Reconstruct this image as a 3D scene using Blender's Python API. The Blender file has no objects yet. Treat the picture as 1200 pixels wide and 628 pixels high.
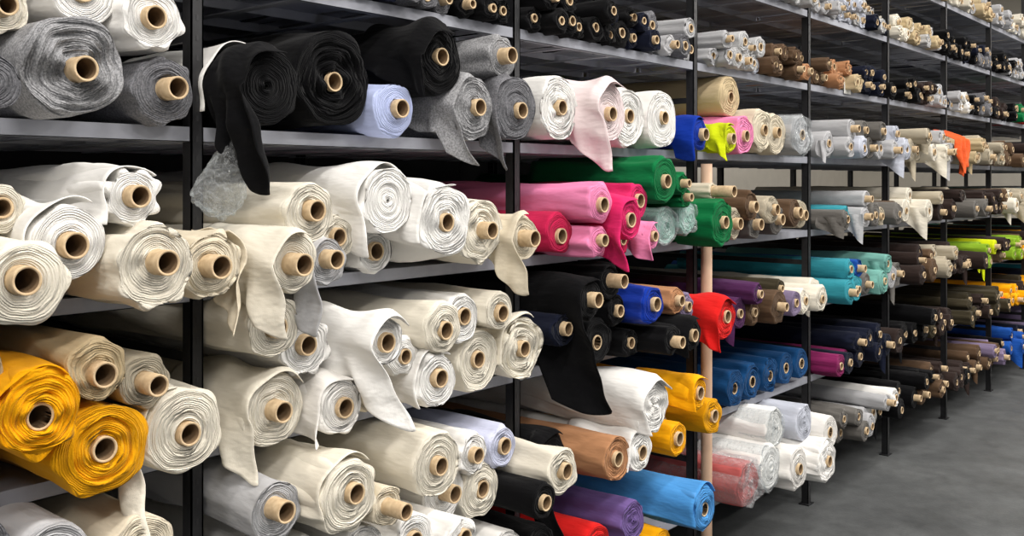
import bpy, math, random
import numpy as np
from mathutils import Vector, Matrix
random.seed(7); rng=np.random.RandomState(7)
sc=bpy.context.scene
try:
    sc.view_settings.view_transform='Standard'
    sc.view_settings.look='None'
except Exception: pass

# ---------------------------------------------------------------- camera
F=1150.0; TH=math.atan(953/F); CH=1.75; CD=2.158
cs,sn=math.cos(TH),math.sin(TH)
cam=bpy.data.cameras.new('camera'); co=bpy.data.objects.new('camera',cam)
sc.collection.objects.link(co); sc.camera=co
cam.sensor_width=36; cam.sensor_fit='HORIZONTAL'; cam.lens=36*F/1200
cam.shift_y=-101/1200
co.location=(0,-CD,CH)
co.rotation_euler=(math.pi/2,0,TH-math.pi/2)
cam.clip_start=.05

# rack dimensions
X0=1.376; BAY=1.251; DEPTH=1.2
SH={'T3':3.055,'T2':2.659,'T':2.263,'A':1.8665,'B':1.4704,'C':1.0743,'D':.678,'E':.28}
LIP=.036
def top(s): return SH[s]+LIP/2

def survey(u,v,p):
    """photo measurement -> world position on the vertical plane y=-p in front of the rack"""
    a=(u-600)/F
    s=(CD-p)/(sn-cs*a)
    return s*(cs+sn*a), CH+s*(213-v)/F, s

# ---------------------------------------------------------------- materials
def lin(c):
    o=[]
    for v in c[:3]:
        v=v/255.0
        o.append(v/12.92 if v<=.04045 else ((v+.055)/1.055)**2.4)
    return tuple(o)
class NT:
    def __init__(s,name):
        s.m=bpy.data.materials.new(name); s.m.use_nodes=True
        s.t=s.m.node_tree; s.n=s.t.nodes; s.l=s.t.links
        s.b=s.n['Principled BSDF']
    def a(s,typ,**k):
        n=s.n.new(typ)
        for kk,vv in k.items():
            if kk in n.inputs and not hasattr(n,kk): n.inputs[kk].default_value=vv
            else: setattr(n,kk,vv)
        return n
    def L(s,a,b): s.l.new(a,b)
    def math(s,op,a,b=None,c=None):
        n=s.n.new('ShaderNodeMath'); n.operation=op
        for i,x in enumerate((a,b,c)):
            if x is None: continue
            if isinstance(x,(int,float)): n.inputs[i].default_value=x
            else: s.L(x,n.inputs[i])
        return n.outputs[0]
    def noise(s,scale,detail=3,vec=None,rough=.5):
        n=s.n.new('ShaderNodeTexNoise'); n.inputs['Scale'].default_value=scale
        n.inputs['Detail'].default_value=detail; n.inputs['Roughness'].default_value=rough
        if vec is not None: s.L(vec,n.inputs['Vector'])
        return n.outputs['Fac']
    def ramp(s,f,p0,c0,p1,c1):
        n=s.n.new('ShaderNodeValToRGB'); s.L(f,n.inputs[0])
        n.color_ramp.elements[0].position=p0; n.color_ramp.elements[0].color=(*c0,1)
        n.color_ramp.elements[1].position=p1; n.color_ramp.elements[1].color=(*c1,1)
        return n.outputs[0]
    def mul(s,a,b,fac=1.0,typ='MULTIPLY'):
        n=s.n.new('ShaderNodeMix'); n.data_type='RGBA'; n.blend_type=typ
        if isinstance(fac,(int,float)): n.inputs[0].default_value=fac
        else: s.L(fac,n.inputs[0])
        for i,x in ((6,a),(7,b)):
            if isinstance(x,tuple): n.inputs[i].default_value=(*x,1)
            else: s.L(x,n.inputs[i])
        return n.outputs[2]
    def bump(s,h,dist,strength=1.0,prev=None):
        n=s.n.new('ShaderNodeBump'); n.inputs['Distance'].default_value=dist
        n.inputs['Strength'].default_value=strength; s.L(h,n.inputs['Height'])
        if prev is not None: s.L(prev,n.inputs['Normal'])
        return n.outputs[0]

def mk_fabric(name,edge=False,sat=False):
    k=NT(name); at=k.a('ShaderNodeAttribute',attribute_name='Col')
    oc=k.a('ShaderNodeTexCoord').outputs['Object']
    marl=k.noise(190,2,oc,.7)
    m=k.ramp(marl,.38,(.5,.5,.51),.60,(1.25,1.25,1.25))
    col=k.mul(at.outputs['Color'],m,at.outputs['Alpha'])
    big=k.ramp(k.noise(7,2,oc),.3,(.93,.93,.93),.7,(1.0,1.0,1.0))
    col=k.mul(col,big)
    if edge:
        uv=k.a('ShaderNodeUVMap',uv_map='UVMap'); sp=k.a('ShaderNodeSeparateXYZ'); k.L(uv.outputs[0],sp.inputs[0])
        w=k.math('MULTIPLY',k.noise(22,2,oc),2.6)
        q=k.math('ADD',k.math('ADD',k.math('DIVIDE',sp.outputs[1],.0042),sp.outputs[0]),w)
        h=k.math('PINGPONG',q,.5); h=k.math('MULTIPLY',h,2)
        fr=k.noise(300,2,oc)
        h2=k.math('ADD',h,k.math('MULTIPLY',fr,.45))
        n=k.bump(h2,.0022,1.0)
    else:
        mp=k.a('ShaderNodeMapping'); mp.inputs['Scale'].default_value=(1,.3,1); k.L(oc,mp.inputs[0])
        wr=k.noise(15,3,mp.outputs[0],.5)
        n=k.bump(wr,.03,.55)
        n=k.bump(k.noise(420,1,oc),.0007,.5,n)
    k.L(n,k.b.inputs['Normal']); k.L(col,k.b.inputs['Base Color'])
    k.b.inputs['Roughness'].default_value=.45 if sat else .9
    k.b.inputs['Specular IOR Level'].default_value=.4 if sat else .08
    k.b.inputs['Sheen Weight'].default_value=.04
    return k.m
M_BODY=mk_fabric('fabric_weave'); M_EDGE=mk_fabric('fabric_roll_edge',edge=True); M_SAT=mk_fabric('fabric_satin',sat=True)

k=NT('cardboard'); oc=k.a('ShaderNodeTexCoord').outputs['Object']
c=k.ramp(k.noise(60,3,oc),.3,lin((176,150,116)),.7,lin((206,182,146)))
k.L(c,k.b.inputs['Base Color']); k.b.inputs['Roughness'].default_value=.85
M_CARD=k.m
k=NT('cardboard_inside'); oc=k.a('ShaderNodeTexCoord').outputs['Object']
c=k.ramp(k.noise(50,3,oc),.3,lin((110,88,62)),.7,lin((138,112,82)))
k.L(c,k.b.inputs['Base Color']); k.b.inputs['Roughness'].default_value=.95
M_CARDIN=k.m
k=NT('shelf_steel_grey'); oc=k.a('ShaderNodeTexCoord').outputs['Object']
c=k.ramp(k.noise(9,4,oc),.3,lin((138,140,149)),.7,lin((160,162,171)))
k.L(c,k.b.inputs['Base Color']); k.b.inputs['Roughness'].default_value=.5; k.b.inputs['Metallic'].default_value=.2
M_STEEL=k.m
k=NT('black_powder_coat'); oc=k.a('ShaderNodeTexCoord').outputs['Object']
c=k.ramp(k.noise(40,3,oc),.3,(.006,.006,.007),.7,(.014,.014,.016))
k.L(c,k.b.inputs['Base Color']); k.b.inputs['Roughness'].default_value=.5
M_POST=k.m
k=NT('slot_hole_dark'); k.b.inputs['Base Color'].default_value=(.02,.02,.022,1); k.b.inputs['Roughness'].default_value=.6
M_SLOT=k.m
k=NT('concrete_floor'); oc=k.a('ShaderNodeTexCoord').outputs['Object']
c=k.ramp(k.noise(.9,8,oc,.65),.32,lin((64,66,67)),.68,lin((90,92,92)))
c=k.mul(c,k.ramp(k.noise(9,6,oc,.75),.32,(.7,.7,.7),.62,(1.08,1.08,1.08)))
k.L(c,k.b.inputs['Base Color'])
k.L(k.ramp(k.noise(3,4,oc),.3,(.42,.42,.42),.7,(.68,.68,.68)),k.b.inputs['Roughness'])
k.L(k.bump(k.noise(60,4,oc),.003,.4),k.b.inputs['Normal'])
M_FLOOR=k.m
def plain(name,c,r=.8,nz=6):
    k=NT(name); oc=k.a('ShaderNodeTexCoord').outputs['Object']
    cc=lin(c); k.L(k.ramp(k.noise(nz,4,oc),.3,tuple(x*.92 for x in cc),.7,cc),k.b.inputs['Base Color'])
    k.b.inputs['Roughness'].default_value=r; return k.m
M_WALL=plain('painted_wall',(204,198,186)); M_CEIL=plain('ceiling_panel',(150,150,150))
M_PAPER=plain('paper_tag',(235,235,230)); M_DARK=plain('painted_rear_shade',(34,34,36))  # M_DARK: shade behind the rolls, put into a dark board colour
k=NT('clear_plastic_film')
oc=k.a('ShaderNodeTexCoord').outputs['Object']
tr=k.a('ShaderNodeBsdfTransparent'); tr.inputs[0].default_value=(.93,.95,.96,1)
gl=k.a('ShaderNodeBsdfPrincipled'); gl.inputs['Base Color'].default_value=(.8,.82,.83,1); gl.inputs['Roughness'].default_value=.12
nb=k.bump(k.noise(38,4,oc,.6),.03,1.0); k.L(nb,gl.inputs['Normal'])
lw=k.a('ShaderNodeLayerWeight'); lw.inputs[0].default_value=.3; k.L(nb,lw.inputs['Normal'])
mx=k.a('ShaderNodeMixShader'); k.L(k.math('ADD',k.math('MULTIPLY',lw.outputs['Facing'],.42),.06),mx.inputs[0])
k.L(tr.outputs[0],mx.inputs[1]); k.L(gl.outputs[0],mx.inputs[2]); k.L(mx.outputs[0],k.n['Material Output'].inputs[0])
M_PLASTIC=k.m

# ---------------------------------------------------------------- mesh helpers
def mesh_obj(name,V,Fq,mats,mi=None,uv=None,col=None,smooth=True,parent=None,loc=(0,0,0)):
    me=bpy.data.meshes.new(name)
    V=np.asarray(V,dtype=np.float32); Fq=np.asarray(Fq,dtype=np.int32)
    me.vertices.add(len(V)); me.vertices.foreach_set('co',V.ravel())
    nf=len(Fq); me.loops.add(nf*4); me.loops.foreach_set('vertex_index',Fq.ravel())
    me.polygons.add(nf); me.polygons.foreach_set('loop_start',np.arange(nf,dtype=np.int32)*4)
    try: me.polygons.foreach_set('loop_total',np.full(nf,4,dtype=np.int32))
    except Exception: pass
    for m in mats: me.materials.append(m)
    if mi is not None: me.polygons.foreach_set('material_index',np.asarray(mi,dtype=np.int32))
    me.update(calc_edges=True)
    me.polygons.foreach_set('use_smooth',np.full(nf,smooth,dtype=bool))
    if uv is not None:
        l=me.uv_layers.new(name='UVMap'); l.data.foreach_set('uv',np.asarray(uv,dtype=np.float32).ravel())
    if col is not None:
        ca=me.color_attributes.new('Col','FLOAT_COLOR','POINT')
        col=np.asarray(col,dtype=np.float32)
        if col.ndim==1: col=np.tile(col,(len(V),1))
        ca.data.foreach_set('color',col.ravel())
    me.validate()
    ob=bpy.data.objects.new(name,me); sc.collection.objects.link(ob)
    ob.location=loc
    if parent: ob.parent=parent
    return ob

def roll_geo(R,L,rc,q,seg=64,nb=22,nf=None,wr=.0045,rag=.004,core=True,lump=.02):
    """lathe-like fabric roll, axis +Y, front end at y=0. returns V,F,mi,uv"""
    if nf is None: nf=max(6,int((R-rc)/.0042))
    a=np.arange(seg)/seg*2*np.pi
    rs=[];ys=[];mt=[];w=[];kind=[]
    def add(r,y,m,wt,kd): rs.append(r);ys.append(y);mt.append(m);w.append(wt);kind.append(kd)
    add(.004,L,1,0,0); add(R*.97,L,0,1,0)
    for i in range(nb):
        t=i/(nb-1); add(R,(L-.01)*(1-t)**1.4+.008,0,1,1)
    add(R*.988,.002,1,1,2)
    for i in range(nf):
        t=(i+1)/(nf+1); r=R*.985+(rc+.001-R*.985)*t
        add(r,0,1,(r-rc)/(R-rc),3)
    add(rc+.0005,.003,2,0,4)
    q=max(q,.001)
    for y in (0,-q*.5,-q): add(rc,y,2,0,4)
    ti=.005 if rc>.015 else .001
    add(rc-ti*.2,-q-.0008,2,0,4);add(rc-ti,-q,2,0,4)
    add(rc-ti,-q+.002,3 if core else 1,0,4)
    for y in (-q*.3,.05,.45): add(rc-ti,y,3 if core else 1,0,4)
    add(.001,.45,3 if core else 1,0,4)
    rs=np.array(rs);ys=np.array(ys);w=np.array(w);kind=np.array(kind);mt=np.array(mt)
    n=len(rs)
    S=np.zeros(seg)
    for h,am in ((2,.6),(3,.5),(4,.3),(5,.3),(7,.2)): S+=lump*am*rng.randn()*np.cos(h*a+rng.rand()*6.3)
    a0=rng.rand(); fr=(a/(2*np.pi)-a0)%1.0
    S+=.028*fr-.014
    S-= .03*np.clip(-np.sin(a)-.86,0,1)*6
    rr=rs[:,None]*(1+w[:,None]*S[None,:])
    yy=np.repeat(ys[:,None],seg,1)
    D=np.zeros((n,seg))
    for _ in range(7):
        D+=wr*.45*rng.randn()*np.sin(rng.randint(1,9)*a[None,:]+rng.uniform(-16,16)*ys[:,None]+rng.rand()*6.3)
    D+=wr*.7*np.abs(np.sin(rng.randint(2,5)*a[None,:]+rng.uniform(6,14)*ys[:,None]+rng.rand()*6))*rng.choice([-1,1])
    body=((kind==1)|(kind==2))[:,None]; rr=rr+np.where(body,D,0)
    f=(kind>=2)&(kind<=3)
    lay=rng.randn(n)*rag*.6; lay+=np.where(np.arange(n)%2==0,.0016,-.0016)
    ang=np.zeros((n,seg))
    for _ in range(4): ang+=rng.randn()*np.sin(rng.randint(1,6)*a[None,:]+rng.rand()*6.3+ .5*rng.randn(n)[:,None]+rs[:,None]*60*rng.rand())
    dome=-.012*rng.uniform(-.5,1)*(1-w)
    yy=yy+np.where(f[:,None],lay[:,None]+ang*rag*.4+dome[:,None],0)
    k1=(kind==1)[:,None]; e=np.exp(-ys/.02)[:,None]
    yy=yy+np.where(k1,ang*rag*.5*e,0)
    if core:
        ox,oz=rng.randn()*R*.06,rng.randn()*R*.06
    else: ox=oz=0
    iw=(1-w)[:,None]*np.where(kind>=3,1,0)[:,None]
    X=rr*np.cos(a)+ox*iw; Z=rr*np.sin(a)+oz*iw
    V=np.stack([X,yy,Z],-1).reshape(-1,3)
    I,J=np.meshgrid(np.arange(n-1),np.arange(seg),indexing='ij'); J2=(J+1)%seg
    Fq=np.stack([I*seg+J,I*seg+J2,(I+1)*seg+J2,(I+1)*seg+J],-1).reshape(-1,4)
    mi=np.repeat(mt[:-1],seg)
    vv=np.where(kind==1,ys,rs)
    U0=J/seg;U1=(J+1)/seg
    uv=np.stack([np.stack([U0,vv[I]],-1),np.stack([U1,vv[I]],-1),np.stack([U1,vv[I+1]],-1),np.stack([U0,vv[I+1]],-1)],2).reshape(-1,2)
    return V,Fq,mi,uv

def grid_faces(n,m):
    I,J=np.meshgrid(np.arange(n-1),np.arange(m-1),indexing='ij')
    return np.stack([I*m+J,I*m+J+1,(I+1)*m+J+1,(I+1)*m+J],-1).reshape(-1,4)

def drape(parent,R,p,zf,col,hang=.15,W=.3,over=.02,side=-1,start=70,lean=.1,swing=.0,pw=1.2,mat=None,amp=.015,name='loose_fabric_end'):
    """cloth tail: lies on the roll, goes over the side and hangs; front corner longest"""
    ns,nt=48,40; V=np.zeros((ns,nt,3)); a0=math.radians(start); a1=math.pi
    ph=rng.rand(6)*6.3; k1=rng.uniform(1.5,3)
    for j in range(nt):
        t=j/(nt-1); y=-over+t*W
        h=hang*((1-t)**pw)*(1+.05*math.sin(t*8+ph[5]))*(1-.10*math.exp(-t/.05))+.01
        if y>p-.03: h=min(h,max(.005,-zf-.02))
        arc=(a1-a0)*R
        for i in range(ns):
            s=i/(ns-1)*(arc+h)
            bulge=.005+.005*math.sin(9*t+ph[0]+s*12)+.009*math.sin(4*t+s*25+ph[1])**2
            if s<arc:
                a=a0+s/R; r=R*1.02+bulge; x=r*math.cos(a); z=r*math.sin(a); yy=y
                if y<0:
                    dr=min(1,-y/.06); z-=R*.35*dr*max(0,math.sin(a)); x*=1-.1*dr
            else:
                d=s-arc; x=-(R*1.02+bulge); z=-d; wgt=min(1,d/.1)
                x+=amp*wgt*(math.sin(t*6.3*k1+ph[2]+d*6)+.5*math.sin(t*17+ph[3]-d*9)+.25*math.sin(t*31+ph[5]+d*4))
                x+=swing*min(1,d/max(hang,.05))*max(0,min(1,(p-y)/max(p,.05)))
                yy=y-lean*d+amp*.9*wgt*math.sin(t*9+ph[4]+d*14)
                if z<zf+.0: yy=min(yy,p-.02)
            V[i,j]=(x*(-side),yy,z)
    ob=mesh_obj(name,V.reshape(-1,3),grid_faces(ns,nt),[mat or M_BODY],uv=None,col=col,parent=parent)
    m=ob.modifiers.new('thickness','SOLIDIFY'); m.thickness=.0025
    return ob

def plastic_shell(parent,R,L,name='plastic_wrap'):
    V,Fq,mi,uv=roll_geo(R*1.05,min(L,.9),.02,.001,seg=40,nb=16,nf=5,wr=.007,rag=.012,lump=.05)
    V[:,1]-=.015
    return mesh_obj(name,V,Fq,[M_PLASTIC],parent=parent)

C=dict(W=(235,233,229),W2=(227,224,219),CR=(224,217,201),CR2=(210,199,177),PW=(236,219,219),LAV=(203,207,230),
 GM=(150,150,152,.75),GD=(112,112,116,.75),GL=(186,186,186,.35),BK=(12,12,14),NV=(20,24,40),LB=(188,199,238),
 YE=(224,158,14),YO=(240,167,12),BE=(196,176,140),BG=(176,166,146),PK=(230,134,176),HP=(212,42,102),CRM=(192,34,78),
 GR=(10,106,58),TG=(160,196,184),BL=(16,50,150),RD=(212,32,30),LIME=(202,214,24),PR=(76,40,80),BR=(92,72,55),
 BD=(48,38,35),TN=(174,126,90),SB=(74,144,208),BLU=(22,70,118),RP=(184,92,90),PU=(108,86,142),TE=(52,142,156),TL=(112,166,156),
 OL=(62,56,42),OR=(228,100,22),MG=(124,36,84),GB=(104,101,97),LG=(176,176,178),RB=(30,80,162),LI=(130,116,144),GY=(132,168,44),SV=(188,192,204))
def colr(k):
    c=C[k]; l=lin(c); al=c[3] if len(c)>3 else .0
    j=1+rng.uniform(-.06,.04)
    return np.array([l[0]*j,l[1]*j,l[2]*j,al])

# ---------------------------------------------------------------- surveyed foreground rolls
Rl=[]
def R_(sh,u,v,r,c,**o): o.update(sh=sh,u=u,v=v,r=r,c=c); Rl.append(o)
fl=lambda **k:[k]
R_('A',-95,95,50,'GD'); R_('A',4,8,30,'CR',q=.03,p=.05)
R_('A',-12,100,36,'GD',core=False)
R_('A',178,20,37,'W',p=.08,q=.02,wr=.006)
R_('A',88,86,62,'GM',p=.12,q=.04,rag=.009,wr=.006)
R_('A',193,106,40,'GD',p=.06,q=.05,rag=.007)
R_('A',100,-10,40,'W',p=.03)
R_('A',310,101,47,'BK',p=.12,core=False,fl=[dict(hang=.29,W=.15,over=.05,start=75,lean=-.02,swing=.1,pw=.45,amp=.014)],white=1)
R_('A',390,94,55,'BK',p=.06,q=.01,rag=.009,wr=.008)
R_('A',462,128,31,'LB',p=.1,q=.03)
R_('A',512,69,42,'BK',p=.1,q=.02,fl=fl(hang=.13,W=.3,over=.06,start=80,lean=.0,swing=.03),rag=.006)
R_('A',560,126,37,'GM',p=.1,q=.03,rag=.007,fl=fl(hang=.19,W=.3,over=.02,swing=.1,start=100))
R_('A',592,76,25,'GM',p=.1,q=.04)
R_('A',618,128,38,'GD',p=.1,q=.03,rag=.006,fl=fl(hang=.21,W=.22,over=.02,start=110,swing=.06))
R_('A',652,128,38,'W',p=.08,q=.02)
R_('A',700,130,37,'PW',p=.14,q=.02,fl=fl(hang=.22,W=.34,over=.04,start=60,swing=.1))
R_('A',735,138,34,'W',p=.08,q=.01); R_('A',772,140,34,'W',p=.1,q=.02)
R_('A',820,157,18,'BL',p=.12,q=.03,fl=fl(hang=.12,W=.4,over=.01)); R_('A',845,157,16,'LIME',p=.1,q=.02,fl=fl(hang=.1,W=.14,over=.01)); R_('A',858,163,22,'PK',p=.1)
R_('A',852,150,24,'BE',p=.02); R_('A',881,153,26,'CR2',p=.1,q=.02); R_('A',908,158,24,'CR2',p=.08,q=.02); R_('A',938,160,24,'LG',p=.12,wrap=1)
# shelf B
R_('B',-70,330,50,'CR'); R_('B',-45,265,36,'W')
R_('B',2,258,30,'CR',p=.15)
R_('B',155,240,32,'W',p=.22,q=.03,fl=fl(hang=.05,W=.8,over=.0,start=40,amp=.014),wr=.008)
R_('B',75,290,45,'W',p=.22,q=.03,fl=fl(hang=.03,W=.4,over=.0,start=60)); R_('B',12,342,50,'CR',p=.3,q=.03)
R_('B',165,322,50,'CR',p=.28,q=.04,wr=.006)
R_('B',240,317,40,'CR2',p=.24,q=.05,wr=.007,fl=fl(hang=.16,W=.15,over=.0,start=120,side=1,swing=.05))
R_('B',358,254,36,'CR',p=.2,q=.03,L=1.3); R_('B',395,280,26,'CR',p=.12)
R_('B',458,240,39,'W',p=.16,core=False,fl=fl(hang=.15,W=.55,over=.0,start=40,amp=.018))
R_('B',328,309,36,'CR',p=.26,q=.05,fl=fl(hang=.19,W=.34,over=.03,start=60,swing=.03,amp=.016))
R_('B',383,310,27,'LG',p=.2,q=.04,fl=fl(hang=.2,W=.22,over=.02,start=100,swing=.02))
R_('B',512,274,42,'W',p=.2,q=.01,wr=.008,fl=fl(hang=.05,W=.4,over=.0,start=70)); R_('B',566,271,37,'CR',p=.16,q=.04,rag=.007)
R_('B',606,278,26,'CR2',p=.2,q=.05,fl=fl(hang=.18,W=.2,over=.02,start=90,swing=.05))
R_('B',455,300,26,'W',p=.05)
R_('B',705,238,23,'PK',p=.22,q=.015,L=.95); R_('B',648,276,24,'CRM',p=.12,q=.01); R_('B',694,283,18,'PK',p=.2,q=.03)
R_('B',738,256,24,'HP',p=.24,q=.01,fl=fl(hang=.2,W=.36,over=.02,start=70,swing=.02)); R_('B',750,234,20,'HP',p=.16)
R_('B',728,290,15,'CRM',p=.14); R_('B',764,277,15,'PK',p=.2,q=.02,fl=fl(hang=.09,W=.2,over=.02,start=80))
R_('B',776,213,27,'GR',p=.2,q=.02,L=.6); R_('B',800,216,12,'GR',p=.18,q=.03); R_('B',803,233,12,'GR',p=.16,q=.03)
R_('B',786,262,21,'TG',p=.1,wrap=1,core=False); R_('B',806,258,20,'TG',p=.12,wrap=1,core=False)
R_('B',840,260,26,'GR',p=.2,q=.02); R_('B',840,224,9,'CR2',p=.12,q=.1)
for i,(u,c) in enumerate(((862,'BG'),(874,'BR'),(888,'GB'),(900,'BG'),(912,'GB'),(924,'BR'),(936,'BG'))):
    R_('B',u,256-i*.8,17,c,p=.12+.03*(i%2),q=.03,seg=40)
# shelf C
R_('C',-70,520,60,'YE'); R_('C',-30,440,40,'BE')
R_('C',28,492,50,'YO',p=.24,q=.0,rag=.007,wr=.006,fl=fl(hang=.03,W=.5,over=.0,start=50))
R_('C',122,527,56,'YE',p=.27,q=.01,rag=.008,wr=.005)
R_('C',103,440,37,'BE',p=.2,q=.03,L=1.3); R_('C',170,447,31,'BG',p=.18,q=.06)
R_('C',216,504,50,'CR',p=.26,q=.02,rag=.006,fl=fl(hang=.3,W=.4,over=.0,start=100,swing=-.02,pw=.6))
R_('C',296,393,38,'CR',p=.18,q=.02,L=1.3); R_('C',345,402,34,'W',p=.14,q=.02)
R_('C',322,480,42,'CR',p=.24,q=.04,fl=fl(hang=.17,W=.36,over=.02,start=40,swing=.02))
R_('C',400,476,32,'W2',p=.24,q=.01,fl=fl(hang=.09,W=.3,over=.01,start=50)); R_('C',432,462,20,'CR2',p=.16,q=.05)
R_('C',450,400,30,'W',p=.24,q=.01,fl=fl(hang=.24,W=.4,over=.04,start=40,swing=.1,amp=.018)); R_('C',472,418,22,'W',p=.14)
R_('C',520,385,30,'CR',p=.18,q=.02,L=1.3); R_('C',555,382,28,'W',p=.12); R_('C',578,369,24,'CR',p=.15,q=.02)
R_('C',560,422,36,'CR',p=.16,q=.01); R_('C',512,446,32,'W',p=.24,q=.02,wr=.008,fl=fl(hang=.06,W=.4,over=.0,start=50))
R_('C',616,408,37,'CR',p=.2,q=.02,wr=.007,rag=.007,fl=fl(hang=.03,W=.3,over=.01,start=60))
R_('C',690,352,24,'BK',p=.2,q=.04,fl=fl(hang=.45,W=.5,over=.02,start=60,swing=.14,pw=.75,amp=.02)); R_('C',716,342,20,'BK',p=.15,q=.06)
R_('C',655,386,20,'NV',p=.15,q=.02); R_('C',706,398,26,'BK',p=.18,q=.0); R_('C',716,368,18,'BK',p=.15,q=.02)
R_('C',765,357,22,'BL',p=.22,q=.02,wr=.008); R_('C',792,352,16,'TN',p=.18,q=.03); R_('C',806,358,14,'LI',p=.18)
R_('C',780,402,17,'BK',p=.24,q=.05,L=1.35); R_('C',745,400,16,'BK',p=.1); R_('C',798,384,14,'LG',p=.14)
R_('C',848,374,24,'RD',p=.28,q=.01,fl=fl(hang=.14,W=.3,over=.02,start=40,swing=.02)); R_('C',812,392,18,'BK',p=.2,fl=fl(hang=.08,W=.3,over=.02))
# shelf D
R_('D',60,660,50,'LG'); R_('D',165,650,44,'CR2'); R_('D',-40,650,50,'GD'); R_('D',235,680,40,'GL')
R_('D',300,606,36,'LG',p=.2,q=.05); R_('D',410,582,42,'CR',p=.26,q=.02,L=1.3,wr=.007,fl=fl(hang=.03,W=.5,over=.0,start=50)); R_('D',512,545,38,'CR',p=.22,q=.02,L=1.3,wr=.006)
R_('D',350,665,36,'W'); R_('D',455,594,24,'CR2',p=.26,q=.07); R_('D',425,650,34,'W')
R_('D',553,536,23,'W',p=.16,q=.02); R_('D',583,540,24,'LAV',p=.14); R_('D',530,590,32,'W',p=.2,q=.05); R_('D',572,574,32,'CR',p=.2,q=.01)
R_('D',505,630,30,'W'); R_('D',560,625,24,'W',p=.2)
R_('D',650,535,28,'BK',p=.24,core=False,fl=fl(hang=.3,W=.5,over=.02,start=60,swing=.1,pw=.7)); R_('D',640,585,22,'BK')
R_('D',664,569,26,'CR',p=.32,q=.02,wr=.005)
R_('D',712,541,27,'TN',p=.28,q=.01,L=1.35); R_('D',748,530,24,'W',p=.24,q=.01,fl=fl(hang=.05,W=.3,over=.01,start=60))
R_('D',765,474,32,'W',p=.26,q=.0,core=False,L=1.4,wr=.01,fl=fl(hang=.09,W=.6,over=.03,start=30,swing=.05,amp=.018))
R_('D',795,515,20,'YO',p=.22,q=.01); R_('D',818,462,19,'YO',p=.24,L=1.35,fl=fl(hang=.05,W=.3,over=.02,start=50)); R_('D',836,488,20,'YE',p=.22); R_('D',775,495,14,'TN',p=.16)
for i,(u,v) in enumerate(((862,455),(882,447),(902,439),(921,432),(940,426))): R_('D',u,v,22-i,'BLU',p=.16,q=.0)
# shelf E
R_('E',826,596,26,'SB',p=.33,q=.0,L=1.4,wr=.006,fl=fl(hang=.04,W=.7,over=.0,start=30)); R_('E',866,572,27,'RP',p=.16,core=False,wrap=1)
R_('E',742,611,24,'PU',p=.22,core=False); R_('E',775,640,20,'YO',p=.25); R_('E',700,640,26,'RD',p=.2)
R_('E',640,640,30,'BK'); R_('E',600,650,30,'W')
R_('E',893,560,26,'W',p=.2,core=False,wrap=1); R_('E',922,556,25,'W2',p=.15); R_('E',955,549,24,'W',p=.3,q=.01,L=1.4,fl=fl(hang=.04,W=.4,over=.0,start=50))
R_('E',940,520,21,'SV',p=.2,core=False,L=1.3); R_('E',968,512,20,'W2',p=.26,q=.0,L=1.3); R_('E',905,520,22,'W',p=.16,core=False,wrap=1)

# resolve positions: rest on boards, no interpenetration
def baybox(x):
    kx=math.floor((x-X0)/BAY); return X0+kx*BAY+(.078 if kx==2 else .02), X0+(kx+1)*BAY-.02
for o in Rl:
    zt=top(o['sh']); p0=o.get('p',.18)
    x,z,s=survey(o['u'],o['v'],p0); r=o['r']*s/F
    if abs(z-r-zt)<.09 and o['sh'] in 'BCDE':
        best=(9,p0)
        for p in np.arange(.05,.34,.01):
            X_,Z_,s_=survey(o['u'],o['v'],p); e=abs(Z_-o['r']*s_/F-zt)+.15*abs(p-p0)
            best=min(best,(e,p))
        p0=best[1]; x,z,s=survey(o['u'],o['v'],p0); r=o['r']*s/F
    o.update(x=x,z=z,R=r,p=p0,box=baybox(x))
groups={}
for o in Rl: groups.setdefault(o['sh'],[]).append(o)
for sh,g in groups.items():
    zt=top(sh)
    for it in range(60):
        for i in range(len(g)):
            for j in range(i+1,len(g)):
                A,B=g[i],g[j]; dx=B['x']-A['x']; dz=B['z']-A['z']; d=math.hypot(dx,dz)+1e-6; m=(A['R']+B['R'])*.985
                if d<m:
                    k_=(m-d)*.5*.6/d; A['x']-=dx*k_;A['z']-=dz*k_*.8;B['x']+=dx*k_;B['z']+=dz*k_*.8
        for o in g:
            if o['z']<zt+o['R']*.985: o['z']=zt+o['R']*.985
            lo,hi=o['box']; o['x']=min(max(o['x'],lo+o['R']),hi-o['R'])
for o in Rl:
    R=o['R']; L=o.get('L',rng.uniform(1.05,1.25)); core=o.get('core',True)
    rc=min(.027,R*.42) if core else .006
    if o['r']<=10: rc=R*.75
    V,Fq,mi,uv=roll_geo(R,L,rc,o.get('q',.012) if core else -1,seg=o.get('seg',72 if R>.05 else 48),wr=o.get('wr',.0045),rag=o.get('rag',.004),core=core)
    col=colr(o['c'])
    if not core: mi[mi==2]=1
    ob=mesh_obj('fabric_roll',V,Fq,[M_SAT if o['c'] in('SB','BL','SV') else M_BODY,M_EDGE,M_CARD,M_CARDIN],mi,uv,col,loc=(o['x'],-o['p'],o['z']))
    o['ob']=ob
    zf=top(o['sh'])-o['z']
    for f in o.get('fl',[]): drape(ob,R,o['p'],zf,col,**f)
    if o.get('white'): drape(ob,R*1.07,o['p'],zf,colr('W'),hang=.06,W=.5,over=-.1,start=15,lean=0,amp=.004)
    if o.get('wrap'): plastic_shell(ob,R,L)

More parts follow.
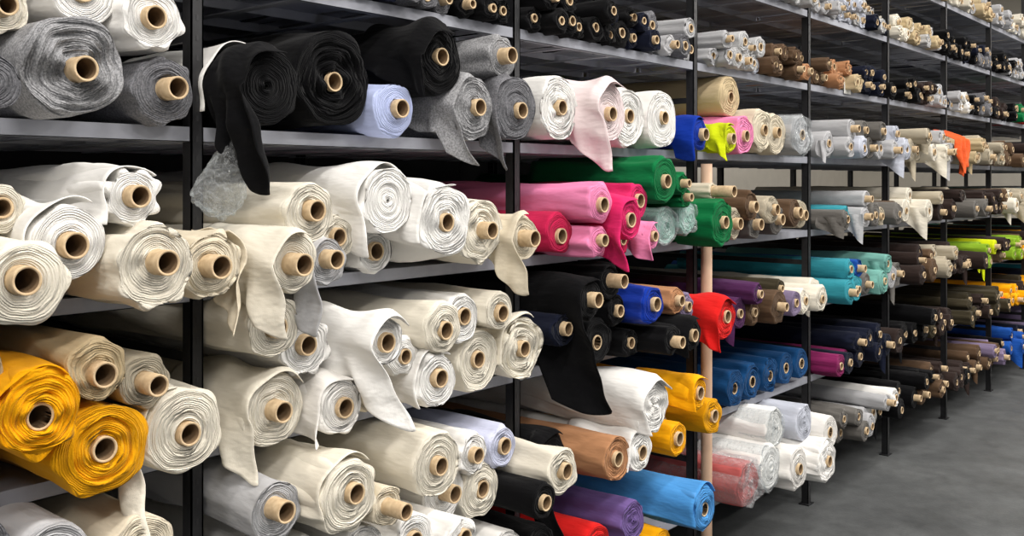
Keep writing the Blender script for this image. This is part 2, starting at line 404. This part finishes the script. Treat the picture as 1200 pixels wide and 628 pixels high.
# ---------------------------------------------------------------- remaining bays, one stack per bay board
PAL={('T',-1):'BK GD BK',('T',0):'BK NV GD BK',('T',1):'BK BK BK NV GD LG',('T',2):'LG GL SV BR BR TN',('T',3):'BR TN BE NV NV BK',('T',4):'BK BK BD LG NV',('T',5):'LG W BK GD BK',('T',6):'BD BK GR RD',('T',7):'LG BK GD',('T',8):'BK LG',
('T2',1):'LG BK',('T2',2):'LG SV GL',('T2',3):'LG SV GL NV',('T2',4):'CR BE GL BK',('T2',5):'BK NV GD',('T2',6):'BK LG NV',('T2',7):'LG BK',('T2',8):'BK LG',
('T3',4):'CR BE',('T3',5):'CR LG BE',('T3',6):'LG CR',('T3',7):'W LG',('T3',8):'LG',
('A',3):'LG SV GB LG SV',('A',4):'BG CR LG BG',('A',5):'BE BG BR BG',('A',6):'BR BD BR GB',('A',7):'BD BR GB',('A',8):'BR BD',
('B',3):'GB TE LG GB BG GB BR',('B',4):'CR BG BD BG',('B',5):'GB BD BD BR',('B',6):'CR BG TL BG',('B',7):'TL LG CR',('B',8):'BR LG',
('C',2):'PR BR OL LI CR BK',('C',3):'TE RB GB TL LG GB',('C',4):'BD BR BG BD',('C',5):'BD GY LIME BR BD',('C',6):'GY YO BR BD BD',('C',7):'YE TL GB',('C',8):'BR BD',
('D',3):'MG NV NV NV BD',('D',4):'BK OL BD OL',('D',5):'OL BD OL OR',('D',6):'YO BD OL YO',('D',7):'NV TE W',('D',8):'NV BK',
('E',3):'GB GB LG W BK BK',('E',4):'BK BR BD BK',('E',5):'BD BR LI BK',('E',6):'RB NV LI BK',('E',7):'LI GB',('E',8):'BK'}
for (sh,b),pal in PAL.items():
    pal=pal.split(); lo=X0+b*BAY+(.08 if b==2 else .03); hi=X0+(b+1)*BAY-.03; zt=top(sh)
    Vs=[];Fs=[];Ms=[];Us=[];Cs=[];off=0
    small=sh in('T','T2','T3')
    base=[];x=lo
    while True:
        r=rng.uniform(.036,.052) if small else (rng.uniform(.054,.078) if b<5 else rng.uniform(.046,.066))
        if x+2*r>hi: break
        base.append((x+r,zt+r,r)); x+=2*r+rng.uniform(0,.008)
    rows=list(base)
    for i in range(len(base)-1):
        if rng.rand()<(.8 if small or b>=5 else .55):
            (xa,za,ra),(xb,zb,rb)=base[i],base[i+1]; r=rng.uniform(.034,.05) if small else rng.uniform(.042,.06)
            d=xb-xa; h=math.sqrt(max(.0001,((ra+rb)/2+r)**2-(d/2)**2)); cx=(xa+xb)/2;cz=(za+zb)/2+h
            if rows and any(math.hypot(cx-q_[0],cz-q_[1])<(r+q_[2])*.93 for q_ in rows[len(base):]): continue
            rows.append((cx,cz,r))
    for (x,z,r) in rows:
        fi=(x-lo)/(hi-lo)*len(pal); c=pal[int(min(len(pal)-1,max(0,fi+rng.uniform(-.6,.4))))]
        p=rng.uniform(.0,.08) if small else rng.uniform(.06,.2)
        rc=min(.021,r*.4)
        q=rng.choice([.003,.005,.012,.03]) if small else rng.choice([.004,.008,.015,.04])
        V,Fq,mi,uv=roll_geo(r,rng.uniform(1.0,1.2),rc,q,seg=28,nb=9,nf=8,wr=.004,rag=.005,lump=.03)
        V=V+np.array([x,-p,z]); col=colr(c); vc=np.tile(col,(len(V),1))
        Vs.append(V);Fs.append(Fq+off);Ms.append(mi);Us.append(uv);Cs.append(vc);off+=len(V)
        if rng.rand()<.2 and not small:
            n_,m_=14,9; G=np.zeros((n_,m_,3)); hg=rng.uniform(.05,.16)
            for i in range(n_):
                for j in range(m_):
                    t=j/(m_-1); s=i/(n_-1); d=s*(r+hg*(1-t))
                    G[i,j]=(x-r-.004+.012*math.sin(t*9+s*3),-p-.01+t*(p-.02),z-d+r*.3)
            Fg=grid_faces(n_,m_); Vs.append(G.reshape(-1,3));Fs.append(Fg+off);Ms.append(np.zeros(len(Fg)));Us.append(np.zeros((len(Fg)*4,2)));Cs.append(np.tile(col,(n_*m_,1)));off+=n_*m_
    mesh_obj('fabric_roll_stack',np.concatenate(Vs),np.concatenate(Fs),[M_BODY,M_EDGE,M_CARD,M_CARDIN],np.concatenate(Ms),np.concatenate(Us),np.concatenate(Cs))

# ---------------------------------------------------------------- rack
def box(lst,x0,x1,y0,y1,z0,z1,m=0): lst.append((x0,x1,y0,y1,z0,z1,m))
def boxes_obj(name,lst,mats,bev=0,parent=None):
    V=[];Fq=[];mi=[]
    for (x0,x1,y0,y1,z0,z1,m) in lst:
        o=len(V); V+=[(x0,y0,z0),(x1,y0,z0),(x1,y1,z0),(x0,y1,z0),(x0,y0,z1),(x1,y0,z1),(x1,y1,z1),(x0,y1,z1)]
        Fq+=[(o+3,o+2,o+1,o),(o+4,o+5,o+6,o+7),(o,o+1,o+5,o+4),(o+1,o+2,o+6,o+5),(o+2,o+3,o+7,o+6),(o+3,o,o+4,o+7)]; mi+=[m]*6
    ob=mesh_obj(name,V,Fq,mats,mi,smooth=False,parent=parent)
    return ob
K0,K1=-2,9
rack=bpy.data.objects.new('warehouse_shelving_rack',None); sc.collection.objects.link(rack)
posts=[]
for kk in range(K0,K1+1):
    x=X0+kk*BAY
    for (y0,y1) in ((-.004,.034),(DEPTH-.034,DEPTH+.004)):
        f=-1 if y0<.5 else 1
        ya=y0 if f<0 else y1-.004
        box(posts,x-.017,x+.017,ya,ya+.004,0,3.5)
        box(posts,x-.017,x-.013,y0,y1,0,3.5); box(posts,x+.013,x+.017,y0,y1,0,3.5)
        box(posts,x-.035,x+.035 if kk!=2 else x+.017,y0-.01,y1+.01,0,.006)
        if f<0 and kk<5:
            z=.1
            while z<3.3:
                box(posts,x-.003,x+.003,ya-.0008,ya,z,z+.014,1); z+=.05
    for z in (.5,1.3,2.1,2.9): box(posts,x-.008,x+.008,.03,DEPTH-.03,z,z+.025)
boxes_obj('upright_posts',posts,[M_POST,M_SLOT],parent=rack)
for sname,z in SH.items():
    b=[]
    for kk in range(K0,K1):
        xa=X0+kk*BAY+.019; xb=X0+(kk+1)*BAY-.019
        zt=z+LIP/2; zb=z-LIP/2
        n=4; w=(DEPTH-.01)/n
        for i in range(n):
            ya=.004+i*w; yb=ya+w-.004
            box(b,xa,xb,ya,yb,zt-.002,zt)
            box(b,xa,xb,ya,ya+.002,zb+.006,zt-.002); box(b,xa,xb,yb-.002,yb,zb+.006,zt-.002)
        box(b,xa,xb,0,.003,zb,zt+.001)
        box(b,xa,xb,0,.02,zb,zb+.002)
        for t in (0.0,.25,.5,.75,1.0):
            xx=xa+(xb-xa)*t; xx=min(max(xx,xa+.015),xb-.015)
            box(b,xx-.015,xx+.015,.005,DEPTH-.005,zb+.001,zb+.005)
    boxes_obj('shelf_board_'+sname.lower(),b,[M_STEEL],parent=rack)
bb=[]
for kk in range(K0,5):
    box(bb,X0+kk*BAY+.002,X0+(kk+1)*BAY-.002,DEPTH+.22,DEPTH+.235,0,3.5 if kk<3 else 1.35)
boxes_obj('added_rear_shade_boards',bb,[M_DARK],parent=rack)  # added boards; their dark colour stands in for shade behind the rolls

def tube(name,x,y,z0,z1,r,mat,lean=0):
    seg=28; rings=[(r-.004,z0),(r,z0),(r,z0+.3),(r,(z0+z1)/2),(r,z1),(r-.004,z1),(r-.004,z1-.2),(.001,z1-.2)]
    V=[(rr*math.cos(2*math.pi*j/seg)+(zz-z0)*lean,rr*math.sin(2*math.pi*j/seg),zz) for rr,zz in rings for j in range(seg)]
    Fq=[(i*seg+j,i*seg+(j+1)%seg,(i+1)*seg+(j+1)%seg,(i+1)*seg+j) for i in range(len(rings)-1) for j in range(seg)]
    return mesh_obj(name,V,Fq,[mat],loc=(x,y,0))
M_TUBE=plain('kraft_tube',(196,164,138),.8,30)
tube('cardboard_tube',X0+2*BAY+.044,-.034,0,1.83,.025,M_TUBE)

def blob(name,c,sx,sy,sz,mat,seed):
    n,m=40,60; V=[]
    r_=np.random.RandomState(seed); P=r_.rand(14)*6; K=r_.uniform(-9,9,(14,3))
    for i in range(n):
        for j in range(m):
            a=math.pi*i/(n-1); b=2*math.pi*j/m
            d=np.array([math.sin(a)*math.cos(b),math.sin(a)*math.sin(b),math.cos(a)])
            f=.75+sum(.055*abs(math.sin(K[q]@d+P[q])) for q in range(14))
            t=d[2]
            V.append((d[0]*sx*f*(1-.35*t)+.02*math.sin(3*t),d[1]*sy*f,t*sz*f))
    Fq=[(i*m+j,(i+1)*m+j,(i+1)*m+(j+1)%m,i*m+(j+1)%m) for i in range(n-1) for j in range(m)]
    return mesh_obj(name,V,Fq,[mat],loc=c,smooth=False)
bx,bz,_=survey(264,206,.06)
blob('clear_plastic_bag',(bx,-.06,bz),.055,.03,.08,M_PLASTIC,5)
def tag(u,v,w,h,p=.008):
    x,z,s=survey(u,v,p); boxes_obj('paper_label',[(x-w/2,x+w/2,-p-.001,-p+.001,z-h/2,z+h/2,0)],[M_PAPER])
tag(993,101,.10,.09)
# orange cloth remnant hanging over the board A
xo,zo,_=survey(1119,172,.17)
n_,m_=26,16; G=np.zeros((n_,m_,3))
for i in range(n_):
    for j in range(m_):
        s=i/(n_-1); t=j/(m_-1)
        G[i,j]=((t-.5)*(.26-.08*s)+.02*math.sin(9*s+4*t),-.21+.02*math.sin(t*16+s*5)-.02*s+(.14*(1-s*5) if s<.2 else 0),.13-.32*s*(1-.25*t)+.01*math.sin(11*t))
oc_=mesh_obj('orange_fabric_remnant',G.reshape(-1,3),grid_faces(n_,m_),[M_BODY],col=np.array([*lin((216,90,46)),0]),loc=(xo,0,zo-.02))
oc_.modifiers.new('thickness','SOLIDIFY').thickness=.003

# ---------------------------------------------------------------- room
XE=19
boxes_obj('floor',[(-6,XE,-6,5.5,-.1,0,0)],[M_FLOOR])
boxes_obj('wall_back',[(-6,XE,5.0,5.2,0,5.5,0)],[M_WALL])
boxes_obj('wall_end',[(XE-.2,XE,-6,5.0,0,5.5,0)],[M_WALL])
boxes_obj('ceiling',[(-6,XE,-6,5.2,5.5,5.6,0)],[M_CEIL])
def fixture(x,y,pw):
    fx=boxes_obj('ceiling_light',[(x-.75,x+.75,y-.15,y+.15,5.2,5.28,0),(x-.5,x-.49,y,y+.01,5.28,5.5,0),(x+.49,x+.5,y,y+.01,5.28,5.5,0)],[M_CEIL])
    l=bpy.data.lights.new('lamp','AREA'); l.shape='RECTANGLE'; l.size=1.5; l.size_y=.4; l.energy=pw; l.color=(1,.962,.915)
    o=bpy.data.objects.new('lamp_tube',l); sc.collection.objects.link(o); o.location=(x,y,5.17); o.parent=fx
for x in (-3,0,3,6,9,12,15): 
    fixture(x,-2.2,112); fixture(x,-4.6,140)
for x in (5,11): fixture(x,3.2,70)
w=bpy.data.worlds.new('world'); sc.world=w; w.use_nodes=True
w.node_tree.nodes['Background'].inputs[0].default_value=(1,.98,.95,1); w.node_tree.nodes['Background'].inputs[1].default_value=.46
